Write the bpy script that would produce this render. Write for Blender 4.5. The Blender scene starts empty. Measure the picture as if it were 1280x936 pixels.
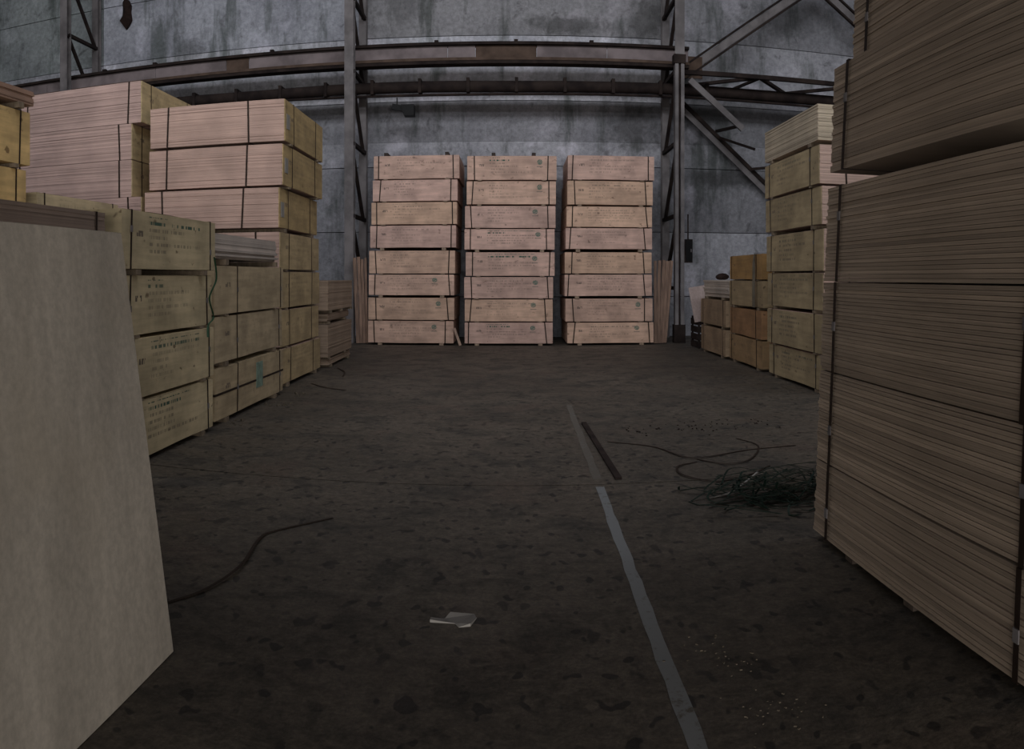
import bpy, bmesh, math, random
from mathutils import Vector, Matrix
random.seed(7)
S = bpy.context.scene
C = S.collection
PI = math.pi

# ------------------------------------------------------------------ camera
EYE, FPX, HZ = 1.65, 1000.0, 345.0          # eye height (m), cylinder scale (px per radian), horizon row of the 1280x936 frame
cd = bpy.data.cameras.new('camera')
cd.type = 'PANO'
cd.panorama_type = 'CENTRAL_CYLINDRICAL'
cd.central_cylindrical_range_u_min = -640 / FPX
cd.central_cylindrical_range_u_max = 640 / FPX
cd.central_cylindrical_range_v_min = -(936 - HZ) / FPX
cd.central_cylindrical_range_v_max = HZ / FPX
cd.central_cylindrical_radius = 1.0
cam = bpy.data.objects.new('camera', cd)
C.objects.link(cam)
cam.location = (0, 0, EYE)
cam.rotation_euler = (PI / 2, 0, 0)
S.camera = cam

# ------------------------------------------------------------------ light
S.view_settings.view_transform = 'Standard'
S.view_settings.look = 'None'
S.view_settings.gamma = 1
S.view_settings.use_curve_mapping = False
S.view_settings.exposure = 0.0
W = bpy.data.worlds.new('world')
S.world = W
W.use_nodes = True
W.node_tree.nodes['Background'].inputs[0].default_value = (0.62, 0.70, 0.80, 1)
W.node_tree.nodes['Background'].inputs[1].default_value = 0.2
# unseen roof step and clerestory, added to aim light at the back wall
ROOF, LOW, STEP = 13.0, 9.4, 5.0
ADDED_CLERESTORY = [(-9.0, 8.0, 260), (0.0, 8.0, 300), (8.5, 7.0, 190)]          # centre x, width, power
for x, w, p in ADDED_CLERESTORY:
    ld = bpy.data.lights.new('added_clerestory_light', 'AREA')
    ld.shape = 'RECTANGLE'; ld.size = w; ld.size_y = 3.2; ld.energy = p * 2.55
    ld.color = (0.96, 0.97, 1.0)
    lo = bpy.data.objects.new('added_clerestory_light', ld)
    C.objects.link(lo); lo.location = (x, STEP + .05, (ROOF + LOW) / 2); lo.rotation_euler = (math.radians(78), 0, 0)

# fill light added behind the camera, set in a made-up gate opening
FILL_GATE = (1.0, 13.0, 2.3)                                                      # centre x, width, height
ld = bpy.data.lights.new('gate_fill_light', 'AREA')
ld.shape = 'RECTANGLE'; ld.size = FILL_GATE[1]; ld.size_y = FILL_GATE[2]; ld.energy = 760; ld.color = (1.0, 0.95, 0.88)
lo = bpy.data.objects.new('gate_fill_light', ld)
C.objects.link(lo); lo.location = (FILL_GATE[0], -6.95, FILL_GATE[2] / 2 + .05); lo.rotation_euler = (math.radians(90), 0, 0)

# ------------------------------------------------------------------ materials
def new_mat(name):
    m = bpy.data.materials.new(name); m.use_nodes = True
    nt = m.node_tree
    return m, nt, nt.nodes['Principled BSDF']
class NB:
    """small node builder"""
    def __init__(s, nt): s.nt = nt
    def put(s, sock, v):
        if hasattr(v, 'is_output'): s.nt.links.new(v, sock)
        elif v is not None: sock.default_value = v
    def math(s, op, a, b=None, c=None, clamp=False):
        n = s.nt.nodes.new('ShaderNodeMath'); n.operation = op; n.use_clamp = clamp
        for k, v in enumerate((a, b, c)): s.put(n.inputs[k], v)
        return n.outputs[0]
    def mix(s, f, a, b, kind='MIX'):
        n = s.nt.nodes.new('ShaderNodeMix'); n.data_type = 'RGBA'; n.blend_type = kind
        s.put(n.inputs[0], f)
        for k, v in ((6, a), (7, b)):
            if isinstance(v, tuple) and len(v) == 3: v = (*v, 1)
            s.put(n.inputs[k], v)
        return n.outputs[2]
    def noise(s, vec, scale, detail=3, rough=0.55, dims='3D', dist=0.0):
        n = s.nt.nodes.new('ShaderNodeTexNoise'); n.noise_dimensions = dims
        s.put(n.inputs['Vector'], vec); n.inputs['Scale'].default_value = scale
        n.inputs['Detail'].default_value = detail; n.inputs['Roughness'].default_value = rough
        n.inputs['Distortion'].default_value = dist
        return n.outputs[0]
    def ramp(s, v, lo, hi, a=0.0, b=1.0):
        n = s.nt.nodes.new('ShaderNodeMapRange'); n.interpolation_type = 'SMOOTHSTEP'
        s.put(n.inputs[0], v)
        for k, q in enumerate((lo, hi, a, b)): n.inputs[k + 1].default_value = q
        return n.outputs[0]
    def scale(s, vec, sc, loc=(0, 0, 0)):
        n = s.nt.nodes.new('ShaderNodeMapping'); s.put(n.inputs[0], vec)
        n.inputs['Scale'].default_value = sc; n.inputs['Location'].default_value = loc
        return n.outputs[0]
    def coord(s, which='Object'):
        return s.nt.nodes.new('ShaderNodeTexCoord').outputs[which]
    def geo(s): return s.nt.nodes.new('ShaderNodeNewGeometry').outputs['Position']
    def info(s, which): return s.nt.nodes.new('ShaderNodeObjectInfo').outputs[which]
    def attr(s, name):
        n = s.nt.nodes.new('ShaderNodeAttribute'); n.attribute_type = 'OBJECT'; n.attribute_name = name
        return n.outputs['Fac']
    def sep(s, v):
        n = s.nt.nodes.new('ShaderNodeSeparateXYZ'); s.put(n.inputs[0], v); return n.outputs
    def comb(s, x, y, z=0.0):
        n = s.nt.nodes.new('ShaderNodeCombineXYZ')
        for k, v in enumerate((x, y, z)): s.put(n.inputs[k], v)
        return n.outputs[0]
    def add(s, a, b):
        n = s.nt.nodes.new('ShaderNodeVectorMath'); n.operation = 'ADD'; s.put(n.inputs[0], a); s.put(n.inputs[1], b)
        return n.outputs[0]
    def grey(s, v): return s.comb(v, v, v)
    def bump(s, bsdf, h, dist, strength=0.6):
        n = s.nt.nodes.new('ShaderNodeBump'); n.inputs['Distance'].default_value = dist
        n.inputs['Strength'].default_value = strength
        s.put(n.inputs['Height'], h); s.nt.links.new(n.outputs[0], bsdf.inputs['Normal'])

def mat_plain(name, col, rough=0.7, metal=0.0, var=0.25, scale=6.0, dark=None, spec=.15):
    m, nt, b = new_mat(name); q = NB(nt); g = q.geo()
    n = q.noise(g, scale, 4)
    lo = dark or tuple(c * (1 - var) for c in col)
    nt.links.new(q.mix(q.ramp(n, .3, .7), lo, col), b.inputs['Base Color'])
    b.inputs['Roughness'].default_value = rough; b.inputs['Metallic'].default_value = metal
    b.inputs['Specular IOR Level'].default_value = spec
    q.bump(b, q.noise(g, scale * 9, 3), .003)
    return m

def mat_wall():
    m, nt, b = new_mat('stained_concrete_wall'); q = NB(nt); g = q.geo()
    col = q.info('Color')
    n1 = q.noise(g, .55, 5, .6)
    n2 = q.noise(q.scale(g, (1.6, 1, .28)), 1.1, 5, .65)       # runs that drip down
    n3 = q.noise(g, 2.6, 5, .65, dist=.6)
    c = q.mix(q.ramp(n1, .36, .66), col, q.mix(.72, col, (.62, .62, .64), 'MULTIPLY'))
    c = q.mix(q.math('MULTIPLY', q.ramp(n2, .50, .70), .85), c, q.mix(1., col, (.26, .29, .26), 'MULTIPLY'))
    c = q.mix(q.math('MULTIPLY', q.ramp(n3, .56, .72), .75), c, q.mix(1., col, (.34, .33, .33), 'MULTIPLY'))
    n4 = q.noise(g, .9, 3, .5)
    c = q.mix(q.math('MULTIPLY', q.ramp(n4, .57, .68), .5), c, q.mix(1., col, (1.5, 1.45, 1.5), 'MULTIPLY'))
    n5 = q.noise(g, 11, 4, .7)
    p = q.sep(g)                                                # old damp and soot stains on the concrete
    for sx, sz, rx, rz, k in ((3.3, 5.7, .9, .8, .75), (1.5, 8.42, 1.3, .28, .7), (5.9, 4.35, 1.6, .30, .75), (3.7, 8.6, .6, .9, .7), (-2.9, 8.9, .5, .6, .4), (5.2, 6.1, .9, .5, .6), (7.6, 9.0, 1.4, .5, .5), (-9.2, 8.25, .5, .35, .6)):
        dx = q.math('DIVIDE', q.math('SUBTRACT', p[0], sx), rx); dz = q.math('DIVIDE', q.math('SUBTRACT', p[2], sz), rz)
        d = q.math('SQRT', q.math('ADD', q.math('MULTIPLY', dx, dx), q.math('MULTIPLY', dz, dz)))
        d = q.math('ADD', d, q.math('MULTIPLY', q.math('SUBTRACT', n3, .5), 2.2))
        c = q.mix(q.ramp(d, .35, 1.25, k, 0.), c, q.mix(1., col, (.20, .20, .19), 'MULTIPLY'))
    c = q.mix(1., c, q.grey(q.ramp(n5, .25, .75, .72, 1.18)), 'MULTIPLY')
    nt.links.new(c, b.inputs['Base Color'])
    b.inputs['Roughness'].default_value = .9
    q.bump(b, q.math('ADD', n5, q.math('MULTIPLY', n3, 2.)), .012)
    return m

def mat_floor():
    m, nt, b = new_mat('dirty_concrete_floor'); q = NB(nt); g = q.geo()
    n1 = q.noise(g, .45, 5, .6); n2 = q.noise(g, 2.2, 5, .65, dist=.5); n3 = q.noise(g, 14, 4, .7)
    c = q.mix(q.ramp(n1, .35, .65), (.063, .052, .041), (.093, .077, .061))
    c = q.mix(q.ramp(n2, .48, .68), c, (.043, .037, .031))
    n4 = q.noise(q.scale(g, (1, .6, 1)), 6.5, 2, .5)               # trodden spots
    c = q.mix(q.math('MULTIPLY', q.ramp(n4, .645, .69), .8), c, (.020, .017, .015))
    n6 = q.noise(q.scale(g, (1, .7, 1), (4, 7, 0)), 11., 1, .5)
    c = q.mix(q.math('MULTIPLY', q.ramp(n6, .635, .68), .9), c, (.014, .012, .011))
    n7 = q.noise(q.scale(g, (1, 1, 1), (9, 2, 0)), .8, 3, .6)
    c = q.mix(q.math('MULTIPLY', q.ramp(n7, .58, .70), .45), c, (.092, .064, .050))
    c = q.mix(1., c, q.grey(q.ramp(n3, .25, .75, .55, 1.35)), 'MULTIPLY')
    n8 = q.noise(g, 46, 3, .7)
    c = q.mix(1., c, q.grey(q.ramp(n8, .28, .72, .7, 1.25)), 'MULTIPLY')
    nt.links.new(c, b.inputs['Base Color'])
    nt.links.new(q.ramp(n2, .3, .7, .55, .8), b.inputs['Roughness'])
    q.bump(b, q.math('ADD', n3, q.math('MULTIPLY', n2, 2.)), .006)
    return m

def mat_edges():
    """stacked sheet edges: colour of the object, one slightly different tone per sheet"""
    m, nt, b = new_mat('plywood_sheet_edges'); q = NB(nt); o = q.coord('Object')
    col = q.info('Color'); r = q.info('Random')
    z = q.sep(o)[2]
    zz = q.comb(q.math('MULTIPLY', z, 52.), q.math('MULTIPLY', r, 90.), 0.)
    lay = q.noise(zz, 1., 2, .7, '2D')
    fine = q.noise(q.scale(o, (1.2, 1.2, 170)), 1., 3, .6)
    wide = q.noise(q.add(o, q.grey(r)), 1.5, 3)
    c = q.mix(1., col, q.grey(q.ramp(lay, .3, .7, .82, 1.10)), 'MULTIPLY')
    c = q.mix(1., c, q.grey(q.ramp(fine, .3, .7, .87, 1.09)), 'MULTIPLY')
    c = q.mix(1., c, q.grey(q.ramp(wide, .3, .7, .84, 1.10)), 'MULTIPLY')
    nt.links.new(c, b.inputs['Base Color']); b.inputs['Roughness'].default_value = .8
    q.bump(b, fine, .002)
    return m

def mat_cover():
    """cover board: grain, smudges and rows of faded stencil print"""
    m, nt, b = new_mat('plywood_cover_board'); q = NB(nt)
    uv = q.coord('UV'); o = q.coord('Object'); r = q.info('Random'); col = q.info('Color')
    s = q.sep(uv); u, v = s[0], s[1]
    seed = q.math('MULTIPLY', r, 60.)
    g1 = q.noise(q.add(q.scale(o, (1.5, 1.5, 14)), q.grey(seed)), 1., 4, .6)
    g2 = q.noise(q.add(o, q.grey(seed)), 2.2, 3, .6)
    c = q.mix(1., col, q.grey(q.ramp(g1, .3, .7, .86, 1.10)), 'MULTIPLY')
    c = q.mix(1., c, q.grey(q.ramp(g2, .3, .7, .78, 1.14)), 'MULTIPLY')
    # worn smudges and knots
    sm = q.noise(q.add(q.scale(o, (7, 7, 11)), q.grey(seed)), 1., 2, .5)
    c = q.mix(q.math('MULTIPLY', q.ramp(sm, .66, .74), q.attr('smudge')), c, q.mix(1., col, (.30, .26, .24), 'MULTIPLY'))
    # print rows
    t = q.math('MULTIPLY', v, 8.); row = q.math('FLOOR', t); fr = q.math('FRACT', t)
    band = q.math('MULTIPLY', q.ramp(fr, .22, .32), q.ramp(fr, .70, .80, 1., 0.))
    rn = q.noise(q.comb(q.math('MULTIPLY', row, 3.7), seed), 1., 0, .5, '2D')
    let = q.noise(q.comb(q.math('MULTIPLY', u, 64.), q.math('ADD', q.math('MULTIPLY', row, 5.3), seed)), 1., 1, .5, '2D')
    end = q.ramp(rn, .3, .7, .42, .80)
    mask = q.math('MULTIPLY', q.math('GREATER_THAN', u, .25), q.math('LESS_THAN', u, end))
    mask = q.math('MULTIPLY', mask, q.math('MULTIPLY', q.math('GREATER_THAN', v, .26), q.math('LESS_THAN', v, .93)))
    ink = q.math('MULTIPLY', q.math('MULTIPLY', band, mask), q.ramp(let, .40, .60))
    title = q.math('MULTIPLY', q.math('GREATER_THAN', v, .74), q.attr('title'))
    ink = q.math('MULTIPLY', ink, q.math('ADD', q.attr('ink'), title), clamp=True)
    inkcol = q.mix(q.math('MULTIPLY', title, 1.6, clamp=True), (.10, .085, .07), (.035, .10, .07))
    c = q.mix(ink, c, inkcol)
    # short code stamp at the side
    sl = q.math('MULTIPLY', q.math('GREATER_THAN', u, .13), q.math('LESS_THAN', u, .19))
    sl = q.math('MULTIPLY', sl, q.math('MULTIPLY', q.math('GREATER_THAN', v, .56), q.math('LESS_THAN', v, .66)))
    c = q.mix(q.math('MULTIPLY', q.math('MULTIPLY', sl, q.ramp(let, .40, .5)), q.attr('stamp')), c, (.09, .07, .06))
    # round green stamp with a small line under it
    du = q.math('MULTIPLY', q.math('SUBTRACT', u, q.attr('logo_u')), 3.8)
    dv = q.math('SUBTRACT', v, .74)
    d2 = q.math('SQRT', q.math('ADD', q.math('MULTIPLY', du, du), q.math('MULTIPLY', dv, dv)))
    ring = q.math('MULTIPLY', q.ramp(d2, .10, .125, 1., 0.), q.ramp(q.noise(q.scale(uv, (90, 26, 1)), 1., 1), .30, .5))
    c = q.mix(q.math('MULTIPLY', ring, q.attr('logo')), c, (.05, .13, .10))
    ln = q.math('MULTIPLY', q.math('LESS_THAN', q.math('ABSOLUTE', du), .13), q.math('LESS_THAN', q.math('ABSOLUTE', q.math('ADD', dv, .19)), .022))
    c = q.mix(q.math('MULTIPLY', q.math('MULTIPLY', ln, q.attr('logo')), .7), c, (.08, .10, .085))
    nt.links.new(c, b.inputs['Base Color']); b.inputs['Roughness'].default_value = .75
    q.bump(b, g1, .002)
    return m

def mat_wood():
    m, nt, b = new_mat('sawn_wood'); q = NB(nt); o = q.coord('Object'); col = q.info('Color'); r = q.info('Random')
    n = q.noise(q.add(q.scale(o, (9, 9, 1.2)), q.grey(q.math('MULTIPLY', r, 40.))), 2., 4, .6)
    c = q.mix(1., col, q.grey(q.ramp(n, .3, .7, .62, 1.15)), 'MULTIPLY')
    nt.links.new(c, b.inputs['Base Color']); b.inputs['Roughness'].default_value = .8
    q.bump(b, n, .002)
    return m

def mat_face():
    m, nt, b = new_mat('bare_plywood_face'); q = NB(nt); o = q.coord('Object'); col = q.info('Color')
    a = q.noise(q.scale(o, (3, 3, .8)), 1.2, 5, .65); f = q.noise(o, 26, 4, .7); w = q.noise(o, 1.4, 3)
    c = q.mix(1., col, q.grey(q.ramp(a, .3, .7, .80, 1.10)), 'MULTIPLY')
    c = q.mix(1., c, q.grey(q.ramp(f, .3, .7, .88, 1.10)), 'MULTIPLY')
    c = q.mix(q.math('MULTIPLY', q.ramp(w, .5, .75), .35), c, q.mix(1., col, (.78, .74, .66), 'MULTIPLY'))
    nt.links.new(c, b.inputs['Base Color']); b.inputs['Roughness'].default_value = .7
    q.bump(b, f, .001)
    return m

def mat_paint():
    m, nt, b = new_mat('worn_line_paint'); q = NB(nt); g = q.geo()
    n = q.noise(g, 18, 4, .7); n2 = q.noise(g, 2.5, 3, .6); col = q.info('Color'); wear = q.attr('wear')
    f = q.math('SUBTRACT', q.math('ADD', n, q.math('MULTIPLY', n2, .6)), wear)
    c = q.mix(q.ramp(f, .22, .42), (.10, .088, .075), col)
    nt.links.new(c, b.inputs['Base Color']); b.inputs['Roughness'].default_value = .75
    return m

M = dict(wall=mat_wall(), floor=mat_floor(), edges=mat_edges(), cover=mat_cover(), wood=mat_wood(), face=mat_face(), paint=mat_paint(),
         strap=mat_plain('dark_steel_strap', (.030, .020, .016), .55, .0),
         steel=mat_plain('grey_painted_steel', (.20, .185, .19), .6, .0, .45, 2.2),
         rust=mat_plain('dark_rusty_steel', (.036, .026, .023), .85, .0, .5, 2.5, (.014, .010, .010)),
         brown=mat_plain('rust_brown_plate', (.11, .075, .058), .8, .0, .4, 3.0),
         plate=mat_plain('dusty_pale_plate', (.24, .20, .205), .8, .0, .45, 1.7),
         black=mat_plain('black_enamel', (.005, .005, .006), .5),
         gasket=mat_plain('black_dirt', (.02, .018, .016), .95),
         paper=mat_plain('white_paper', (.30, .285, .27), .8, 0, .12),
         green=mat_plain('green_plastic_strap', (.035, .085, .05), .45),
         dkgreen=mat_plain('dark_green_strap', (.012, .024, .018), .45),
         chips=mat_plain('pale_wood_chips', (.13, .11, .085), .9),
         roof=mat_plain('grey_roof_slab', (.22, .22, .23), .9),
         mint=mat_plain('faded_mint_paper', (.24, .33, .27), .8, 0, .35, 14),
         pane=mat_plain('dusty_window_glass', (.5, .55, .6), .2),
         rag=mat_plain('dark_rag', (.030, .018, .016), .95, 0, .5, 9))

# ------------------------------------------------------------------ mesh helpers
def obj(name, bm, mat, parent=None, color=None, smooth=False):
    me = bpy.data.meshes.new(name)
    bmesh.ops.recalc_face_normals(bm, faces=bm.faces)
    bm.to_mesh(me); bm.free()
    if smooth:
        for p in me.polygons: p.use_smooth = True
    me.materials.append(mat if not isinstance(mat, str) else M[mat])
    return link(name, me, parent, color)
def link(name, me, parent=None, color=None):
    o = bpy.data.objects.new(name, me); C.objects.link(o)
    if parent is not None: o.parent = parent
    if color: o.color = (*color, 1)
    return o
def box(bm, x0, x1, y0, y1, z0, z1):
    v = [bm.verts.new((x, y, z)) for x in (x0, x1) for y in (y0, y1) for z in (z0, z1)]
    for f in ((0, 1, 3, 2), (4, 6, 7, 5), (0, 4, 5, 1), (2, 3, 7, 6), (0, 2, 6, 4), (1, 5, 7, 3)):
        bm.faces.new([v[k] for k in f])
    return v
def boxbm(*a):
    bm = bmesh.new(); box(bm, *a); return bm
def bar(bm, p, q, w, t, up=(0, 0, 1)):
    """rectangular bar from p to q, width w across, thickness t along up"""
    p, q = Vector(p), Vector(q); d = (q - p).normalized(); up = Vector(up)
    s = d.cross(up)
    if s.length < 1e-4: s = d.cross(Vector((0, 1, 0)))
    s.normalize(); n = s.cross(d).normalized()
    vs = []
    for e in (p, q):
        for a, c in ((-1, -1), (1, -1), (1, 1), (-1, 1)):
            vs.append(bm.verts.new(e + s * (a * w / 2) + n * (c * t / 2)))
    for f in ((3, 2, 1, 0), (4, 5, 6, 7), (0, 1, 5, 4), (1, 2, 6, 5), (2, 3, 7, 6), (3, 0, 4, 7)):
        bm.faces.new([vs[k] for k in f])
def tube(bm, pts, r, seg=6, cap=True):
    pts = [Vector(p) for p in pts]; rings = []
    for i, p in enumerate(pts):
        d = (pts[min(i + 1, len(pts) - 1)] - pts[max(i - 1, 0)]).normalized()
        a = d.cross(Vector((0, 0, 1)))
        if a.length < 1e-3: a = d.cross(Vector((1, 0, 0)))
        a.normalize(); b2 = d.cross(a)
        rings.append([bm.verts.new(p + a * (r * math.cos(2 * PI * k / seg)) + b2 * (r * math.sin(2 * PI * k / seg))) for k in range(seg)])
    for A, B in zip(rings, rings[1:]):
        for k in range(seg): bm.faces.new((A[k], A[(k + 1) % seg], B[(k + 1) % seg], B[k]))
    if cap: bm.faces.new(rings[0]); bm.faces.new(list(reversed(rings[-1])))
def ribbon(bm, pts, w, t=.0012):
    """flat strapping band lying along a path"""
    pts = [Vector(p) for p in pts]; rows = []
    for i, p in enumerate(pts):
        d = (pts[min(i + 1, len(pts) - 1)] - pts[max(i - 1, 0)]).normalized()
        a = d.cross(Vector((0, 0, 1)))
        if a.length < 1e-3: a = Vector((1, 0, 0))
        a.normalize(); n = a.cross(d).normalized()
        rows.append([bm.verts.new(p + a * (sx * w / 2) + n * (sz * t)) for sx, sz in ((-1, 0), (1, 0), (1, 1), (-1, 1))])
    for A, B in zip(rows, rows[1:]):
        for k in range(4): bm.faces.new((A[k], A[(k + 1) % 4], B[(k + 1) % 4], B[k]))
    bm.faces.new(rows[0]); bm.faces.new(list(reversed(rows[-1])))
def smooth_path(pts, n=8):
    P = [Vector(p) for p in pts]; out = []
    for i in range(len(P) - 1):
        p0, p1, p2, p3 = P[max(i - 1, 0)], P[i], P[i + 1], P[min(i + 2, len(P) - 1)]
        for k in range(n):
            t = k / n
            out.append(.5 * ((2 * p1) + (p2 - p0) * t + (2 * p0 - 5 * p1 + 4 * p2 - p3) * t * t + (3 * p1 - p0 - 3 * p2 + p3) * t ** 3))
    out.append(P[-1]); return out
def tag(o, label, cat, group=None):
    o['label'] = label; o['category'] = cat
    if group: o['group'] = group
    return o
def thing(name, label, cat, loc=(0, 0, 0), rz=0.0, group=None):
    o = bpy.data.objects.new(name, None); C.objects.link(o)
    o.empty_display_size = .2
    o.location = loc; o.rotation_euler = (0, 0, rz)
    return tag(o, label, cat, group)
def struct(o): o['kind'] = 'structure'; return o

# ------------------------------------------------------------------ the hall
fl = struct(obj('floor', boxbm(-20, 16, -7, 22, -.30, -.03), 'gasket'))
JY = 6.30
for a, b in ((-7, JY - .008), (JY + .008, 22)):
    obj('slab', boxbm(-20, 16, a, b, -.03, 0), 'floor', fl)
WY = 21.5
wb = struct(obj('wall_back', boxbm(-20, 16, WY + .16, WY + .40, 0, ROOF), 'gasket'))
bays = [-20, -12.05, -3.98, 4.12, 12.2, 16]
rows = [0, 1.09, 2.85, 4.61, 5.27, 6.37, 8.12, 9.88, 11.64, ROOF]
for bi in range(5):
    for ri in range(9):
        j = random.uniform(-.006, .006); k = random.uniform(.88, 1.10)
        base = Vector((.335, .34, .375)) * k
        if ri == 3: base *= 1.22                      # paler painted strip
        if ri == 4: base *= .86
        if ri == 5: base *= 1.55                      # whitish strip, lightened further to offset the girder's shadow
        if bi == 3: base *= 1.25 if ri <= 1 else .70  # fresher plaster low in this bay
        if bi == 1 and ri >= 6: base = Vector((.40, .415, .47))
        if bi == 0 and ri >= 6: base = Vector((.30, .33, .34))
        if bi == 2 and ri >= 6: base = Vector((.29, .29, .31))
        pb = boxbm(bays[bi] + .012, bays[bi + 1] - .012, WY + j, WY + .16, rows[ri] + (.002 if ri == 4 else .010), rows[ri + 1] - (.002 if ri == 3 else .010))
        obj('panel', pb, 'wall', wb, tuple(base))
struct(obj('wall_left', boxbm(-20.3, -20, -7, 22, 0, ROOF), 'wall', None, (.22, .22, .24)))
struct(obj('wall_right', boxbm(16, 16.3, -7, 22, 0, ROOF), 'wall', None, (.22, .22, .24)))
bm = bmesh.new(); gx0, gx1 = FILL_GATE[0] - FILL_GATE[1] / 2, FILL_GATE[0] + FILL_GATE[1] / 2
box(bm, -20.3, gx0, -7.3, -7, 0, LOW); box(bm, gx1, 16.3, -7.3, -7, 0, LOW); box(bm, gx0, gx1, -7.3, -7, FILL_GATE[2] + .1, LOW)
struct(obj('wall_front', bm, 'wall', None, (.20, .20, .22)))
bm = bmesh.new()
box(bm, -20.3, 16.3, STEP - .2, 22.2, ROOF, ROOF + .25); box(bm, -20.3, 16.3, -7.3, STEP - .2, LOW, LOW + .25)
struct(obj('ceiling', bm, 'roof'))
for x, w, p in ADDED_CLERESTORY:  # panes and bars of the added clerestory
    wn = struct(obj('added_window_%d' % (1 + ADDED_CLERESTORY.index((x, w, p))), boxbm(x - w / 2, x + w / 2, STEP - .16, STEP - .14, LOW + .25, ROOF), 'pane'))
    for k in range(int(w) + 1): obj('glazing_bar', boxbm(x - w / 2 + k - .03, x - w / 2 + k + .03, STEP - .14, STEP - .08, LOW + .25, ROOF), 'steel', wn)
bm = bmesh.new(); ed = [-20.3] + [e for x, w, p in ADDED_CLERESTORY for e in (x - w / 2, x + w / 2)] + [16.3]
for a, b in zip(ed[::2], ed[1::2]): box(bm, a, b, STEP - .2, STEP, LOW + .25, ROOF)
struct(obj('wall_step', bm, 'wall', None, (.22, .22, .24)))

# ------------------------------------------------------------------ lattice columns
def column(x, label, double=False):
    t = thing('lattice_column', label, 'column', (x, 0, 0), 0, 'lattice columns along the back wall')
    yf, yr = 19.3, 21.1
    if double:                                        # two channels with a slot between them below the joint plate
        for s in (-1, 1):
            b = bmesh.new()
            box(b, s * .03, s * .115, yf, yf + .02, .45, 6.95); box(b, s * .095, s * .115, yf + .02, yf + .2, .45, 6.95)
            obj('channel', b, 'steel', t)
        b = bmesh.new(); box(b, -.03, .03, yf + .06, yf + .08, .45, 6.95); obj('batten', b, 'rust', t)
        obj('splice_plate', boxbm(-.15, .15, yf - .03, yf + .22, 6.90, 7.12), 'rust', t)
        b = bmesh.new(); box(b, -.12, .12, yf, yf + .02, 7.12, ROOF); box(b, -.01, .01, yf + .02, yf + .2, 7.12, ROOF)
        obj('front_leg', b, 'steel', t)
        obj('base_sleeve', boxbm(-.14, .14, yf - .02, yf + .24, .0, .45), 'rust', t)
    else:
        b = bmesh.new(); box(b, -.115, .115, yf, yf + .02, 0, ROOF); box(b, -.01, .01, yf + .02, yf + .22, 0, ROOF); box(b, -.115, .115, yf + .22, yf + .24, 0, ROOF)
        obj('front_leg', b, 'steel', t)
    b = bmesh.new(); box(b, -.10, .10, yr, yr + .02, 0, ROOF); box(b, -.01, .01, yr + .02, yr + .2, 0, ROOF); box(b, -.10, .10, yr + .2, yr + .22, 0, ROOF)
    obj('rear_leg', b, 'steel', t)
    s = 1 if x < 0 else -1
    z = -.45; up = True
    for k in range(7):
        z0, z1 = z + 1.8 * k, z + 1.8 * (k + 1)
        b = bmesh.new(); bar(b, (s * .06, yf + .2, z1), (s * .06, yr, z1), .09, .09); obj('strut', b, 'rust', t)
        if z0 < 0: continue
        a, c = ((yf + .2, z1), (yr, z0)) if k % 2 else ((yf + .2, z1), (yr, z0))
        b = bmesh.new(); bar(b, (s * .02, a[0], a[1]), (s * .02, c[0], c[1]), .08, .08); obj('diagonal', b, 'rust', t)
    return t
column(-12.12, 'grey steel lattice column beside the ragged dark scrap on the wall')
column(-3.99, 'grey steel lattice column with single flat front leg by the black floodlight')
column(4.11, 'grey steel lattice column with slotted double leg and a switch box', True)
sb = thing('switch_box', 'dark grey switch box on the side of the slotted column', 'switch box', (4.34, 19.36, 1.98))
obj('case', boxbm(-.105, .085, -.10, .10, 0, .58), 'rust', sb)
dr = obj('door', boxbm(-.09, .07, -.115, -.10, .03, .55), 'black', sb); obj('latch', boxbm(.03, .055, -.13, -.115, .26, .34), 'steel', dr)
obj('conduit', boxbm(-.03, .0, -.03, .0, .58, 1.2), 'rust', sb)

# ------------------------------------------------------------------ girder and pipe along the wall
gy = 20.15
g = thing('crane_girder', 'long dusty steel girder with dark flanges running along the back wall', 'girder', (0, gy, 0))
GX0, GX1 = -19.8, 4.5
obj('top_flange', boxbm(GX0, GX1, -.17, .17, 7.45, 7.52), 'rust', g)
obj('bottom_flange', boxbm(GX0, GX1, -.17, .17, 6.97, 7.05), 'rust', g)
obj('lip', boxbm(GX0, GX1, -.19, -.13, 7.05, 7.12), 'brown', g)
cuts = [(-19.8, -13.2, 'plate'), (-13.2, -9.6, 'plate'), (-9.6, -7.5, 'plate'), (-7.5, -6.85, 'brown'), (-6.85, -4.2, 'plate'), (-4.2, -1.62, 'plate'),
        (-1.62, -.92, 'plate'), (-.92, .62, 'brown'), (.62, 2.4, 'plate'), (2.4, 4.5, 'plate')]
for a, b, mm in cuts:
    obj('web_plate', boxbm(a + .006, b - .006, -.05, -.03, 7.05, 7.45), mm, g)
for x in (-11.2, -9.6, -6.2, -1.9, .1, 2.0):
    obj('bolt_block', boxbm(x - .05, x + .05, -.14, -.02, 7.52, 7.58), 'rust', g)
pt = thing('rusty_pipe', 'thick dark rusty pipe with clips running below the girder', 'pipe', (0, 20.45, 0))
b = bmesh.new(); tube(b, smooth_path([(-19.8 + i * 2.2, 0, 6.505 + .015 * math.sin(i * 1.9)) for i in range(17)], 3), .15, 12)
obj('tube', b, 'rust', pt, None, True)
b = bmesh.new(); tube(b, smooth_path([(-19.8 + i * 2.2, -.05, 6.30 + .015 * math.sin(i * 1.3)) for i in range(17)], 3), .035, 8)
obj('cable', b, 'rust', pt, None, True)
for i in range(14):
    x = -11.0 + i * 1.235
    obj('clip', boxbm(x - .04, x + .04, -.175, .175, 6.33, 6.695), 'rust', pt)
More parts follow.
